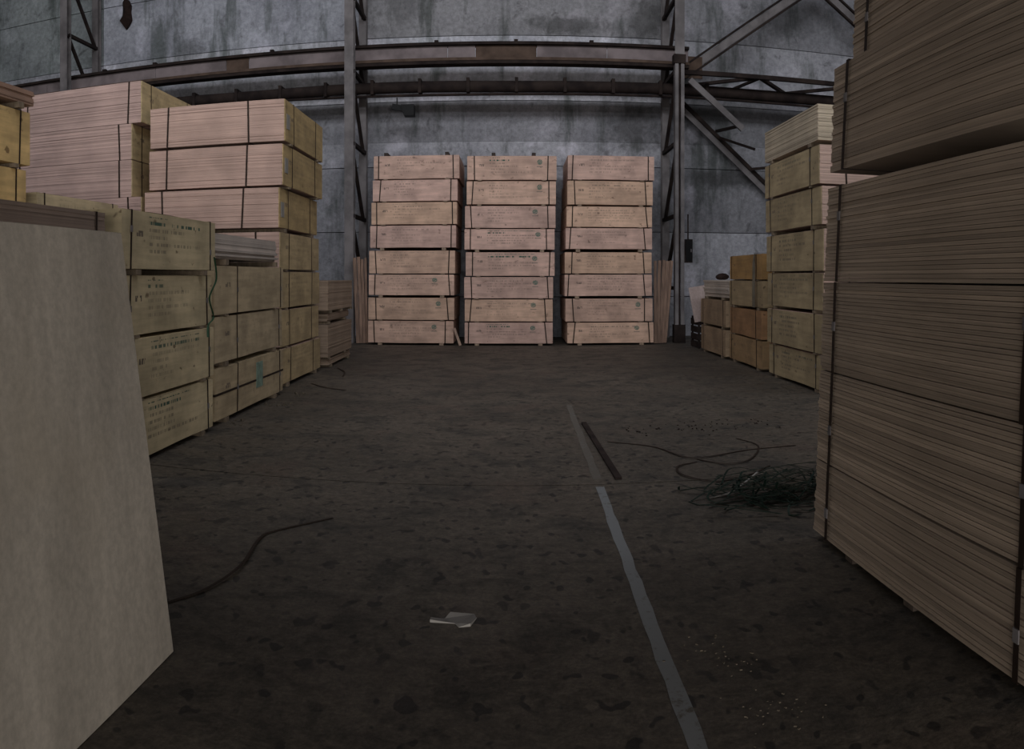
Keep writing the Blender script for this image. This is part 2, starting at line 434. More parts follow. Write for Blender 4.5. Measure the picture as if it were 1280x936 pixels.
# hanging floodlight
hf = thing('floodlight', 'small black floodlight hung on a rod under the wall pipe', 'floodlight', (-2.72, 20.42, 5.78))
obj('rod', boxbm(-.25, -.22, -.015, .015, .28, .47), 'black', hf)
b = bmesh.new(); bar(b, (-.36, 0, .24), (.02, 0, .16), .14, .14); obj('bracket', b, 'black', hf)
b = bmesh.new(); v = box(b, -.12, .22, -.16, .14, -.02, .26)
for q_ in v:
    if q_.co.z < .1 and q_.co.x < 0: q_.co.x += .08
obj('housing', b, 'black', hf)
# ragged scrap on the wall
bm = bmesh.new()
prof = [(0, .0), (.10, .10), (.19, .26), (.15, .50), (.17, .70), (.10, .86), (-.02, .93), (-.10, .84), (-.13, .62), (-.12, .44), (-.19, .28), (-.09, .14)]
fr = [bm.verts.new((x * 1.05, -.06 - .05 * math.sin(7 * x + 9 * z), z)) for x, z in prof]
bk = [bm.verts.new((x, 0, z)) for x, z in prof]
ctr = bm.verts.new((0, -.15, .5))
for k in range(len(prof)):
    k2 = (k + 1) % len(prof)
    bm.faces.new((fr[k], fr[k2], ctr)); bm.faces.new((fr[k], bk[k], bk[k2], fr[k2]))
rg = tag(obj('hanging_rag', bm, 'rag'), 'ragged dark scrap hanging high on the concrete wall', 'rag')
rg.location = (-11.22, WY - .012, 9.10)

# ------------------------------------------------------------------ bracing in the bay beside the slotted column
br = thing('portal_brace', 'pair of sloping steel braces meeting in a peak high on the wall', 'brace', (0, 0, 0))
for (a, c) in (((4.45, 6.95), (8.15, 9.70)), ((12.0, 6.95), (8.15, 9.70))):
    for off, w, mm in ((0, .20, 'steel'), (.14, .05, 'rust'), (-.14, .05, 'rust')):
        d = Vector((c[0] - a[0], 0, c[1] - a[1])).normalized(); n = Vector((-d.z, 0, d.x)) * off
        b = bmesh.new(); bar(b, (a[0] + n.x, 20.5 - (.05 if off else 0), a[1] + n.z), (c[0] + n.x, 20.5 - (.05 if off else 0), c[1] + n.z), .10, w, (n if off else Vector((-d.z, 0, d.x))))
        obj('rafter_face' if not off else 'edge_angle', b, mm, br)
    obj('gusset_plate', boxbm(min(a[0], a[0] + .5 * (1 if a[0] < 8 else -1)), max(a[0], a[0] + .5 * (1 if a[0] < 8 else -1)), 20.42, 20.46, a[1] - .12, a[1] + .45), 'brown', br)
tr = thing('lattice_truss', 'flat dark steel truss of chords and zigzag bars spanning the end bay', 'truss', (0, 0, 0))
zt = 6.80
for y in (19.75, 21.35):
    b = bmesh.new(); bar(b, (4.3, y, zt), (12.1, y, zt), .11, .11); obj('chord', b, 'rust', tr)
obj('end_plate', boxbm(4.205, 4.33, 19.68, 21.40, zt - .05, zt + .05), 'rust', tr)
zz = [(4.5, 21.3), (6.35, 19.8), (7.55, 21.3), (9.1, 19.8), (10.6, 21.3), (12.0, 19.8)]
for p, q_ in zip(zz, zz[1:]):
    b = bmesh.new(); bar(b, (*p, zt), (*q_, zt), .10, .08); obj('diagonal', b, 'rust', tr)
b = bmesh.new(); bar(b, (6.35, 19.8, zt), (6.0, 21.3, zt), .08, .06); obj('diagonal', b, 'rust', tr)
kb = thing('knee_brace', 'broken sloping lattice brace dropping from the slotted column along the wall', 'brace', (0, 0, 0))
b = bmesh.new(); bar(b, (4.45, 19.7, 6.60), (5.85, 19.7, 5.42), .08, .15); obj('pale_angle', b, 'steel', kb)
b = bmesh.new(); bar(b, (4.22, 21.2, 6.69), (7.9, 21.2, 3.36), .08, .10); obj('main_angle', b, 'rust', kb)
b = bmesh.new(); bar(b, (4.42, 21.24, 6.34), (7.75, 21.24, 3.32), .04, .16); obj('main_flange', b, 'steel', kb)
for p, q_ in (((5.46, 20.9, 5.56), (5.72, 19.8, 5.50)), ((5.62, 21.1, 5.42), (6.35, 20.3, 5.02)), ((6.52, 21.1, 4.60), (7.3, 20.3, 4.62))):
    b = bmesh.new(); bar(b, p, q_, .07, .07); obj('lacing_bar', b, 'rust', kb)

# ------------------------------------------------------------------ plywood packs
def cover_board(w, h, inset=.0, seed=0):
    """thin warped board in the local x-z plane facing -y, lower edge at z=0"""
    rnd = random.Random(seed); nx, nz = 10, 3
    bm = bmesh.new(); uvl = bm.loops.layers.uv.new('UVMap')
    ph = rnd.uniform(0, 6); am = rnd.uniform(.001, .004)
    def vert(i, k, y):
        x = -w / 2 + w * i / nx; z = h * k / nz
        if k == 0: z += am * math.sin(ph + i * .9) + rnd.uniform(0, .0015)
        if k == nz: z -= .002 + am * abs(math.sin(ph * 2 + i * .7)) + rnd.uniform(0, .0015)
        yy = y - (.003 * math.sin(ph + i * .6 + k) if 0 < i < nx else 0)
        return bm.verts.new((x, yy, z))
    F_ = [[vert(i, k, -.012) for k in range(nz + 1)] for i in range(nx + 1)]
    B_ = [[bm.verts.new((F_[i][k].co.x, 0, F_[i][k].co.z)) for k in range(nz + 1)] for i in range(nx + 1)]
    def uvface(vs):
        f = bm.faces.new(vs)
        for lp in f.loops: lp[uvl].uv = ((lp.vert.co.x + w / 2) / w, lp.vert.co.z / h)
    for i in range(nx):
        for k in range(nz): uvface((F_[i][k], F_[i + 1][k], F_[i + 1][k + 1], F_[i][k + 1]))
    for i in range(nx):
        uvface((F_[i][0], B_[i][0], B_[i + 1][0], F_[i + 1][0])); uvface((F_[i][nz], F_[i + 1][nz], B_[i + 1][nz], B_[i][nz]))
    for k in range(nz):
        uvface((F_[0][k], F_[0][k + 1], B_[0][k + 1], B_[0][k])); uvface((F_[nx][k], B_[nx][k], B_[nx][k + 1], F_[nx][k + 1]))
    uvface([B_[i][0] for i in range(nx + 1)] + [B_[i][nz] for i in range(nx, -1, -1)])
    return bm
def strap_ring(axis, pos, half, z0, z1, w=.026, slant=0.0):
    """steel band around a pack: axis='x' circles in the y-z plane at x=pos"""
    t = .0022; bm = bmesh.new()
    def seg(u0, u1, za, zb):
        sa = lambda z: slant * ((z - z0) / max(z1 - z0, .01) - .5)
        if axis == 'x': v = box(bm, pos - w / 2, pos + w / 2, u0, u1, za, zb)
        else: v = box(bm, u0, u1, pos - w / 2, pos + w / 2, za, zb)
        for q_ in v:
            if axis == 'x': q_.co.x += sa(q_.co.z)
            else: q_.co.y += sa(q_.co.z)
    seg(-half - t, -half, z0 - t, z1 + t); seg(half, half + t, z0 - t, z1 + t)
    seg(-half, half, z1, z1 + t); seg(-half, half, z0 - t, z0)
    return bm
FACE_ROT = {'-y': 0, '+x': PI / 2, '+y': PI, '-x': -PI / 2}
count = [0]
def pack(label, cx, cy, z0, wx, wy, h, rz=0.0, gap=0.0, cover=('-y',), strap_x=(), strap_y=(), bearer=None, tone=(.5, .4, .3), edge=None,
         n=None, ink=.45, title=0.0, logo=0.0, logo_u=.83, smudge=.5, stamp=.7, slant=None, jit=.004, group=None, name='plywood_pack', cat='plywood pack',
         single=False, shear=(0, 0), bearer_at=(-.36, .36), bearer_tone=(.22, .17, .12), sticker=None, hband=False, sw_=.026, recess=0.0, seal=None):
    count[0] += 1; rnd = random.Random(count[0] * 13)
    t = thing(name, label, cat, (cx, cy, z0), rz, group)
    edge = edge or tone; CL = .004                                   # clearance so that packs only touch
    g0 = gap if gap else .003
    hs = h - g0 - CL
    covers = {}
    n = n or max(3, int(hs / .021))
    ins = {f: (.013 if f in cover else 0.0) for f in FACE_ROT}
    if single:
        sh = boxbm(-wx / 2, wx / 2, -wy / 2, wy / 2, 0, hs / n - .0022); sm = None
        for k in range(n):
            tint = rnd.uniform(.74, 1.08); col = tuple(c * tint for c in edge)
            if sm is None:
                o = obj('sheet', sh, 'edges', t, col); sm = o.data
            else: o = link('sheet', sm, t, col)
            fz = g0 + k * hs / n
            o.location = (shear[0] * fz + rnd.gauss(0, jit), shear[1] * fz + rnd.gauss(0, jit), fz)
    else:
        bm = bmesh.new()
        for k in range(n):
            a, c = g0 + hs * k / n, g0 + hs * (k + 1) / n - .0015
            e = [rnd.uniform(0, jit) for _ in range(4)]
            sx, sy = shear[0] * a, shear[1] * a
            box(bm, -wx / 2 + ins['-x'] + e[0] + sx, wx / 2 - ins['+x'] - e[1] + sx, -wy / 2 + ins['-y'] + e[2] + sy, wy / 2 - ins['+y'] - e[3] + sy, a, c + .001)
        o = obj('sheets', bm, 'edges', t, edge); o['kind'] = 'stuff'
    for f in cover:
        w = wx if f in ('-y', '+y') else wy
        half = (wy if f in ('-y', '+y') else wx) / 2
        o = obj('cover_board', cover_board(w - .004, hs - .004, 0, count[0]), 'cover', t, tone)
        a = FACE_ROT[f]
        o.rotation_euler = (0, 0, a)
        dx, dy = math.sin(a) * (half - .0125), -math.cos(a) * (half - .0125)
        o.location = (dx, dy, g0 + .002)
        o['ink'] = float(ink * rnd.uniform(.7, 1.2)); o['title'] = float(title); o['logo'] = float(logo); o['logo_u'] = float(logo_u + rnd.uniform(-.03, .02))
        o['smudge'] = float(smudge); o['stamp'] = float(stamp); covers[f] = o
    sl = slant if slant is not None else .03
    for p in strap_x:
        obj('strap', strap_ring('x', p * wx, wy / 2 + .003, g0 - .0005, g0 + hs + .0005, slant=rnd.uniform(-sl, sl)), 'strap', t)
    for p in strap_y:
        so = obj('strap', strap_ring('y', p * wy, wx / 2 + .003 + abs(shear[0]) * 0, g0 - .0005, g0 + hs + .0005, w=sw_, slant=rnd.uniform(-sl, sl)), 'strap', t)
        if seal:
            sg = 1 if seal == '+x' else -1; xa = sg * (wx / 2 + .0045); zs_ = g0 + hs * rnd.uniform(.3, .7)
            obj('seal', boxbm(min(xa, xa + sg * .006), max(xa, xa + sg * .006), p * wy - .02, p * wy + .02, zs_, zs_ + .055), 'steel', so)
        if shear[0]:
            for so_ in [so] + list(so.children):
                for v_ in so_.data.vertices: v_.co.x += shear[0] * v_.co.z - (.012 if v_.co.x < 0 else 0)
    if hband:
        b_ = bmesh.new(); zc = g0 + hs * .5; x1, y1, tt = wx / 2 + .003, wy / 2 + .003, .002
        for a_ in ((-x1, x1, -y1 - tt, -y1), (-x1, x1, y1, y1 + tt), (-x1 - tt, -x1, -y1, y1), (x1, x1 + tt, -y1, y1)): box(b_, *a_, zc - .013, zc + .013)
        obj('strap', b_, 'strap', t)
    if gap:
        for p in bearer_at:
            if bearer == 'y': bb = boxbm(p * wx - .05, p * wx + .05, -wy / 2 - .012, wy / 2, 0, g0 - .004)
            else: bb = boxbm(-wx / 2 + recess, wx / 2 + (.01 if not recess else 0), p * wy - .05, p * wy + .05, 0, g0 - .004)
            obj('bearer', bb, 'wood', t, bearer_tone)
    if sticker:
        f, pu, pz, sw, shh, mm, scol = sticker
        half = wx / 2 if f in ('+x', '-x') else wy / 2
        s = 1 if f[0] == '+' else -1
        if f[1] == 'x': bb = boxbm(min(s * half, s * (half + .007)), max(s * half, s * (half + .007)), pu - sw / 2, pu + sw / 2, pz, pz + shh)
        else: bb = boxbm(pu - sw / 2, pu + sw / 2, min(s * half, s * (half + .007)), max(s * half, s * (half + .007)), pz, pz + shh)
        cv = covers[f]; o = obj('paper_label', bb, mm, cv); o['label'] = scol
        o.matrix_parent_inverse = (Matrix.Translation(cv.location) @ cv.rotation_euler.to_matrix().to_4x4()).inverted()
    return t
ORD = ['bottom', 'second lowest', 'third lowest', 'fourth lowest', 'fifth lowest', 'sixth lowest', 'second highest', 'top']

# three stacks against the back wall
CY = 18.97
PINK = (.58, .39, .305)
stacks = [
    ('back-wall stack below the floodlight', [4.536, 3.953, 3.418, 2.864, 2.262, 1.688, 1.134, .58, .0],
     [(-3.31, -1.25), (-3.33, -1.29), (-3.37, -1.31), (-3.40, -1.33), (-3.42, -1.35), (-3.43, -1.37), (-3.44, -1.37), (-3.45, -1.39)], {0: .05, 2: .06, 4: .07}, (0, 1, 2)),
    ('back-wall stack between the two others', [4.505, 3.907, 3.319, 2.769, 2.219, 1.631, 1.100, .550, .0],
     [(-1.06, 1.06), (-1.08, 1.04), (-1.12, 1.03), (-1.13, 1.01), (-1.10, 1.01), (-1.14, .97), (-1.12, .97), (-1.12, .97)], {0: .05, 4: .06, 6: .035}, (0, 1, 2, 3, 4, 5, 6, 7)),
    ('back-wall stack beside the switch box', [4.527, 3.925, 3.313, 2.797, 2.223, 1.688, 1.115, .541, .0],
     [(1.33, 3.41), (1.31, 3.37), (1.29, 3.35), (1.27, 3.35), (1.26, 3.35), (1.25, 3.35), (1.27, 3.37), (1.31, 3.39)], {0: .05, 2: .06, 4: .07, 6: .04}, (0, 1))]
for si, (where, zs, edges, gaps, logos) in enumerate(stacks):
    rnd = random.Random(si + 3)
    for lv in range(8):
        zb, ztp = zs[8 - lv], zs[7 - lv]; a, b_ = edges[7 - lv]
        k = rnd.uniform(.90, 1.10); wm = rnd.uniform(-.03, .025)
        tone = (PINK[0] * k, PINK[1] * k, (PINK[2] - wm) * k)
        pack(f'pale pink plywood pack, {ORD[lv]} in the {where}',
             (a + b_) / 2, CY + 1.0 + rnd.uniform(-.015, .02), zb, b_ - a, 2.0, ztp - zb, rnd.uniform(-.006, .006), gaps.get(lv, .024), ('-y', '-x', '+x'),
             (-.44 + rnd.uniform(-.02, .03), .42 + rnd.uniform(-.02, .03)), (), 'y', tone, ink=.38, title=(.7 if si == 1 and lv in (7, 4, 3, 0) else .12),
             logo=(.85 if lv in logos else 0), logo_u=.80 if si != 2 else .82, smudge=.55 if si != 2 else .75, slant=.05, group=None, bearer_tone=(.30, .22, .16))
for x, z, w in ((-3.02, 4.536, 0), (-1.55, 4.536, 0), (-.44, 4.505, 1), (.52, 4.505, 1)):
    o = tag(obj('bearer_block', boxbm(-.045, .045, -.9, .9, 0, .075), 'wood', None, (.045, .03, .025)),
            ('dark bearer lying on top of the stack below the black floodlight', 'dark bearer lying on top of the stack between the two others')[w], 'wood bearer',
            ('bearers on the floodlight stack', 'bearers on the middle stack')[w])
    o.location = (x, CY + .93, z)

# planks leaning beside those stacks
def planks(tops, where, s):
    for i, (xb, xt, w, hgt) in enumerate(tops):
        b = bmesh.new(); yy = 19.10 + .035 * i
        bar(b, (xb, yy, .02), (xt, yy + .06, hgt), .022, w, (1, 0, 0))
        kk = random.uniform(.75, 1.1)
        tag(obj('leaning_plank', b, 'wood', None, (.24 * kk, .155 * kk, .115 * kk)), f'narrow brown plank standing on end {where}', 'plank', f'planks {where}')
planks([(-3.72, -3.82, .085, 2.10), (-3.64, -3.73, .075, 2.12), (-3.57, -3.65, .07, 2.06), (-3.52, -3.57, .06, 2.10)], 'beside the stack below the floodlight', -1)
planks([(3.46, 3.47, .07, 2.02), (3.52, 3.58, .08, 2.03), (3.58, 3.70, .08, 2.04), (3.64, 3.80, .09, 2.02), (3.72, 3.90, .085, 2.03)], 'against the slotted column', 1)
b = bmesh.new(); bar(b, (-1.22, 18.86, .012), (-1.37, 18.93, .42), .02, .06, (1, 0, 0))
tag(obj('wood_offcut', b, 'wood', None, (.36, .25, .19)), 'short offcut of plank in the gap between two back-wall stacks', 'wood offcut')

# ------------------------------------------------------------------ row of stacks facing the aisle: green-stencilled near stack
OLIVE = (.57, .47, .30)
XF = -3.13
wt = 2.05
zl = [0, .56, 1.11, 1.66, 2.22]
xo = [.0, .01, -.01, .03]
for lv in range(4):
    pack(f'olive-yellow stencilled plywood pack, {("bottom","second lowest","third lowest","top")[lv]} of the stack behind the leaning sheet',
         XF - wt / 2 + xo[lv], 6.93 + (.0, .02, .0, -.02)[lv], zl[lv], wt, 2.08, zl[lv + 1] - zl[lv], (-.004, .006, .002, -.01)[lv], .05 if lv in (0, 3) else .028,
         ('+x', '-y'), (), (-.42, .43), 'x', tuple(c * (1.0, .95, 1.0, .92)[lv] for c in OLIVE), ink=.5, title=.5, smudge=.9, stamp=.9, seal='+x')
# brown layered stack next to it, mostly behind the leaning sheet
zl = [0, .54, 1.07, 1.61, 2.16]
for lv in range(4):
    pack(f'dull brown loose plywood pack, {("bottom","second lowest","third lowest","top")[lv]} of the stack nearest the leaning sheet',
         XF - wt / 2 + (.0, 0, -.01, .0)[lv], 4.60, zl[lv], wt, 2.06, zl[lv + 1] - zl[lv], 0, .05 if lv == 0 else 0, (), (), (-.4, .42), 'x', (.30, .225, .185), jit=.016, n=18)
# yellow stack behind that, in the second row
zl = [0, .58, 1.16, 1.74, 2.32, 2.90, 3.58]
for lv in range(6):
    pack(f'bright yellow plywood pack, {("bottom","second lowest","third lowest","fourth lowest","fifth lowest","highest full pack")[lv]} of the stack capped with brown sheets',
         -5.35 - 1.0 - (.0 if lv == 5 else .03), 6.74 - (.04 if lv < 5 else 0), zl[lv], 2.0, 2.08, zl[lv + 1] - zl[lv], 0, .05 if lv in (0, 5) else 0, ('+x', '-y'), (), (-.42, .40), 'x', (.60, .42, .19), ink=.2, smudge=.9)
pack('thin pack of brown sheets capping the bright yellow second-row stack', -6.33, 6.76, 3.585, 2.06, 2.12, .24, .0, .07, (), (), (), 'x', (.30, .19, .14), jit=.03, n=6)
# lower yellow stack further along the second row
zl = [0, .67, 1.34, 2.01, 2.66]
for lv in range(4):
    pack(f'pale yellow plywood pack, {("bottom","second lowest","third lowest","top")[lv]} of the low stack before the tallest pink one',
         -5.35 - 1.0, 8.95, zl[lv], 2.0, 2.05, zl[lv + 1] - zl[lv], .0, 0, ('+x',), (), (-.42, .42), 'x', (.50, .41, .26), ink=.2, smudge=.8)

# stack with loose pale sheets on top
zl = [0, .63, 1.20, 1.77]
for lv in range(3):
    pack(f'tan plywood pack, {("bottom one, cross-strapped","middle","top")[lv]} of the stack capped with loose pale sheets',
         -3.17 - 1.02 - (.0, .01, .0)[lv], 9.45, zl[lv], 2.04, 2.62, zl[lv + 1] - zl[lv], (0, .004, -.004)[lv], .055 if lv in (0, 1) else .02, ('+x', '-y'), (), ((-.22, .44), (-.22, .44), (-.22, .45))[lv], 'x',
         ((.42, .33, .21), (.44, .35, .23), (.43, .34, .22))[lv], ink=.18, smudge=.35, hband=(lv == 0), seal='+x',
         sticker=('+x', .25, .24, .26, .32, 'mint', 'faded green paper label') if lv == 0 else None)
pack('loose pile of pale grey plywood sheets lying on the tan stack', -4.2, 9.45, 1.775, 2.0, 2.5, .36, .01, .07, (), (), (), 'x', (.46, .40, .36), jit=.05, n=10, bearer_at=(-.36, .44))

# tall stack with white labels
zl = [0, .58, 1.15, 1.72, 2.30, 2.95, 3.59, 4.24]
off = [(.02, .02), (.0, 0), (.0, .02), (.0, .0), (-.02, -.02), (.05, .02), (.07, .0)]
for lv in range(7):
    upper = lv >= 4
    words = ("bottom", "second lowest", "third lowest", "fourth lowest", "fifth lowest", "sixth lowest", "top")[lv]
    pack(f'plywood pack with ochre end cover, {words} of the tall aisle stack with white labels',
         -4.42 + off[lv][0], 12.36 + off[lv][1], zl[lv], 2.17, 2.36, zl[lv + 1] - zl[lv], (0, .006, -.004, .0, .01, -.006, .004)[lv], .06 if lv in (0, 4) else .035 if lv in (5, 6) else .028,
         ('+x',), (-.36, .24) if upper else (.33,), (-.30, .28), 'x', ((.43, .31, .15) if upper else (.44, .335, .19)), (.47, .325, .275), ink=.25, smudge=.4, jit=.006,
         sticker=('+x', -1.02, .22, .16, .22, 'paper', 'white paper label') if upper else None)
# taller pink stack behind in the second row
zl = [0, .57, 1.14, 1.71, 2.28, 2.92, 3.52, 4.10, 4.77]
for lv in range(8):
    words = ("bottom", "second lowest", "third lowest", "fourth lowest", "fifth lowest", "sixth lowest", "second highest", "top")[lv]
    pack(f'pink-edged plywood pack, {words} of the tallest second-row stack', -6.86 + (-.17 if lv in (5, 6) else 0), 12.55, zl[lv], 2.34, 2.3, zl[lv + 1] - zl[lv],
         0, .05 if lv == 0 else 0, ('+x',), (-.44, .40), (-.35, .3), 'x', (.46, .36, .20), (.475, .335, .30), ink=.2, jit=.007)
# low brown pile at the end of the row
for lv, (za, zb_, tilt, nn) in enumerate(((0, .16, 0, 5), (.165, .78, 0, 22), (.785, .98, .0, 6), (.985, 1.57, 0, 20))):
    pack(f'warped brown plywood, {("thin bottom layer","thick lower pack","thin middle layer","top pack")[lv]} of the low pile by the back planks',
         -3.27 - 1.0 + (.0, .02, -.02, .03)[lv], 14.95 + (.05, 0, .03, -.02)[lv], za, 2.0, 2.05, zb_ - za, (.01, -.008, .02, -.01)[lv], (.05, .03, .05, .05)[lv], (), (), (), 'x', (.36, .27, .20), jit=(.03, .012, .04, .010)[lv], n=nn,
         bearer_at=((-.4, .4), (-.45, .2), (-.45, .30), (-.4, .05, .46))[lv])

# ------------------------------------------------------------------ leaning sheet in the foreground and what holds it up
for lv in range(3):
    pack(f'brown plywood pack, {("bottom","middle","top")[lv]} of the pile that carries the leaning sheet', -1.70 - 1.0, 1.86, lv * .53, 2.0, 2.2, .53, 0, .05 if lv == 0 else 0, (), (), (-.4, .4), 'x', (.34, .26, .2), jit=.006)
LH, LL, LT = 1.86, 2.44, .018
bm = bmesh.new(); box(bm, -LT, 0, 3.2 - LL, 3.2, 0, LH)
bmesh.ops.bevel(bm, geom=bm.edges[:], offset=.002, segments=1, affect='EDGES')
sh = tag(obj('plywood_sheet', bm, 'face', None, (.55, .495, .43)), 'large bare grey-beige plywood sheet leaning against a pile', 'plywood sheet')
sh.rotation_euler = (0, -math.atan(.1413), 0); sh.location = (-1.44, 0, .004)

# ------------------------------------------------------------------ big stack of layered sheets by the aisle on the other side
DULL = (.40, .315, .245)
zl = [0, .50, 1.06, 1.615, 2.21, 2.98, 3.62]
x0 = [1.86, 1.885, 1.905, 1.935, 1.985, 2.09]
gp = [.055, 0, 0, 0, .10, .03]
for lv in range(6):
    words = ("bottom", "second lowest", "third lowest", "fourth lowest", "fifth lowest, above a wide gap", "top")[lv]
    hh = zl[lv + 1] - zl[lv]
    pack(f'dull brown layered plywood pack, {words} of the near aisle stack', x0[lv] + 1.05, 3.50 + (0, 0, .0, .0, .02, -.08)[lv], zl[lv], 2.1, 2.4, hh, (.0, .004, -.002, .0, .006, -.004)[lv], gp[lv],
         (), (), (-.40, .405), 'x', DULL, n=int((hh - gp[lv]) / .0215), jit=.0035, single=True, shear=(.045, 0), slant=.02, bearer_at=(-.45, .0, .30), bearer_tone=(.10, .075, .06), sw_=.036, recess=(.45 if lv else .03), seal='-x')

# olive stack further along
zl = [0, .54, 1.12, 1.70, 2.31, 2.90, 3.47, 4.03]
dx = [.06, .03, .03, .02, .0, -.02, -.03]
for lv in range(7):
    words = ("bottom", "second lowest", "third lowest", "fourth lowest", "fifth lowest", "sixth lowest", "top")[lv]
    pack(f'olive plywood pack, {words} of the seven-high stack behind the near brown stack', 4.15 + 1.0 + dx[lv], 11.42, zl[lv], 2.0, 2.44, zl[lv + 1] - zl[lv], (0, .004, -.004, .006, 0, -.008, -.012)[lv],
         (.05, .025, .05, .025, .06, .03, .06)[lv], ('-x',) if lv < 6 else (), (-.3, .3), (-.36, .40) if lv < 6 else (), 'x', tuple(c * (1, 1, .98, 1, 1, 1.05, 1)[lv] for c in (.37, .29, .175)),
         (.56, .40, .34) if lv < 6 else (.50, .42, .32), ink=.5, title=.15, smudge=.7, jit=.008, seal='-x')
# orange stack
ORG = [(.30, .195, .10), (.30, .165, .08), (.32, .24, .14), (.34, .20, .075)]
zl = [0, .53, 1.05, 1.57, 2.04]
for lv in range(4):
    words = ("bottom", "second lowest", "third lowest", "top")[lv]
    pack(f'{("ochre","rust-orange","tan","orange")[lv]} plywood pack, {words} of the orange stack next to the olive stack', 4.22 + 1.0, 14.08, zl[lv], 2.0, 2.04, zl[lv + 1] - zl[lv], (.004, -.01, .012, .0)[lv],
         (.05, .025, .05, .02)[lv], ('-x', '-y'), (), (-.34, .44), 'x', ORG[lv], ink=.12, smudge=.8)
# wide pale strap hanging over its top pack
bm = bmesh.new()
ribbon(bm, smooth_path([(4.9, 13.45, 2.05), (4.30, 13.45, 2.055), (4.205, 13.45, 2.0), (4.19, 13.44, 1.7), (4.18, 13.42, 1.3), (4.185, 13.43, 1.1)], 4), .05, .004)
tag(obj('lifting_sling', bm, 'chips'), 'pale webbing sling hanging over the top of the orange stack', 'sling')
# last low stack with loose sheets
for lv, (za, zb_) in enumerate(((0, .58), (.58, 1.16))):
    pack(f'brown plywood pack, {("bottom","upper")[lv]} of the low stack capped with loose white sheets', 4.17 + 1.0, 16.28, za, 2.0, 2.04, zb_ - za, (0, .008)[lv], (.05, .05)[lv], ('-x', '-y'), (), (-.40, .40), 'x', (.29, .205, .13), ink=.12, smudge=.5)
pack('pile of loose whitish plywood sheets on the low brown stack', 5.2, 16.2, 1.165, 2.0, 2.0, .40, .02, .05, (), (), (), 'x', (.50, .44, .39), jit=.07, n=9, bearer_at=(-.25, .40))
b = bmesh.new(); bmesh.ops.create_icosphere(b, subdivisions=2, radius=.11)
for v_ in b.verts: v_.co.z = max(v_.co.z * .8, -.06); v_.co.x *= 1.3; v_.co += Vector((random.uniform(-.015, .015), random.uniform(-.015, .015), 0))
o = tag(obj('dark_bundle', b, 'rag'), 'small dark bundle lying on the loose whitish sheets', 'bundle'); o.location = (4.55, 16.9, 1.565 + .062)
# sheet leaning over a dark crate behind
cr = thing('dark_crate', 'low dark slatted crate behind the low brown stack', 'crate', (4.62, 18.05, 0))
for k in range(4): obj('slat', boxbm(-.42, .42, -.36, -.34, .02 + k * .17, .16 + k * .17), 'rust', cr)
for sx_ in (-.42, .38):
    for sy_ in (-.34, .30): obj('post', boxbm(sx_, sx_ + .04, sy_, sy_ + .04, 0, .72), 'rust', cr)
for k in range(4): obj('slat', boxbm(-.44, -.42, -.34, .34, .02 + k * .17, .16 + k * .17), 'rust', cr)
bm = bmesh.new(); box(bm, -.40, .45, -.012, 0, 0, .80)
o = tag(obj('broken_sheet', bm, 'face', None, (.42, .33, .31)), 'pinkish broken board leaning tilted on the dark crate', 'board')
o.location = (4.50, 17.67, .66); o.rotation_euler = (-.10, -.16, 0)

# ------------------------------------------------------------------ floor markings and litter
def marking(label, p, q_, w, wear, col):
    rnd = random.Random(int(p[1] * 10)); bm = bmesh.new(); n_ = 26; L = []; R = []
    for i in range(n_ + 1):
        t_ = i / n_; x = p[0] + (q_[0] - p[0]) * t_; y = p[1] + (q_[1] - p[1]) * t_
        L.append((x - w / 2 + rnd.uniform(-.006, .006), y)); R.append((x + w / 2 + rnd.uniform(-.006, .006), y))
    top = [[bm.verts.new((*c, .0025)) for c in s] for s in (L, R)]; bot = [[bm.verts.new((*c, .0003)) for c in s] for s in (L, R)]
    for i in range(n_):
        bm.faces.new((top[0][i], top[1][i], top[1][i + 1], top[0][i + 1])); bm.faces.new((bot[0][i], bot[0][i + 1], bot[1][i + 1], bot[1][i]))
        bm.faces.new((top[0][i], top[0][i + 1], bot[0][i + 1], bot[0][i])); bm.faces.new((top[1][i], bot[1][i], bot[1][i + 1], top[1][i + 1]))
    bm.faces.new((top[0][0], bot[0][0], bot[1][0], top[1][0])); bm.faces.new((top[0][-1], top[1][-1], bot[1][-1], bot[0][-1]))
    o = tag(obj('floor_line', bm, 'paint', None, col), label, 'floor line'); o['wear'] = wear
marking('pale grey painted line on the floor, the clear stretch', (.63, 1.6), (.685, 6.22), .068, .30, (.20, .21, .22))
marking('faint worn remnant of the painted line beyond the dark flat bar', (.69, 6.45), (.725, 10.2), .07, .62, (.14, .14, .14))
b = bmesh.new(); bar(b, (.86, 6.42, .012), (.80, 8.9, .012), .055, .02)
tag(obj('flat_bar', b, 'rust'), 'long dark flat bar lying on the floor along the painted line', 'steel bar')
def strap_thing(label, pts, w=.018, mm='strap', name='loose_strap', group=None):
    bm = bmesh.new(); ribbon(bm, smooth_path([(x, y, z) for x, y, z in pts], 8), w, .002)
    return tag(obj(name, bm, mm), label, 'strap', group)
strap_thing('dark loose strap curving over the floor from the leaning sheet', [(-1.80, 3.45, .004), (-1.67, 3.69, .004), (-1.56, 3.90, .012), (-1.50, 4.25, .02), (-1.55, 4.75, .012), (-1.50, 4.95, .006), (-1.21, 5.31, .004)], .020)
strap_thing('short dark strap on the floor beside the low brown pile', [(-3.05, 11.9, .004), (-2.75, 11.5, .01), (-2.38, 11.29, .004)], .03)
strap_thing('dark strap end curling out from the white-label stack', [(-3.1, 14.0, .004), (-2.85, 13.4, .01), (-2.75, 12.8, .004)], .025)
strap_thing('loose dark strap curling over the top of the olive-yellow pack', [(-3.5, 6.15, 2.235), (-3.35, 6.4, 2.245), (-3.22, 6.8, 2.235), (-3.18, 7.15, 2.225)], .02)
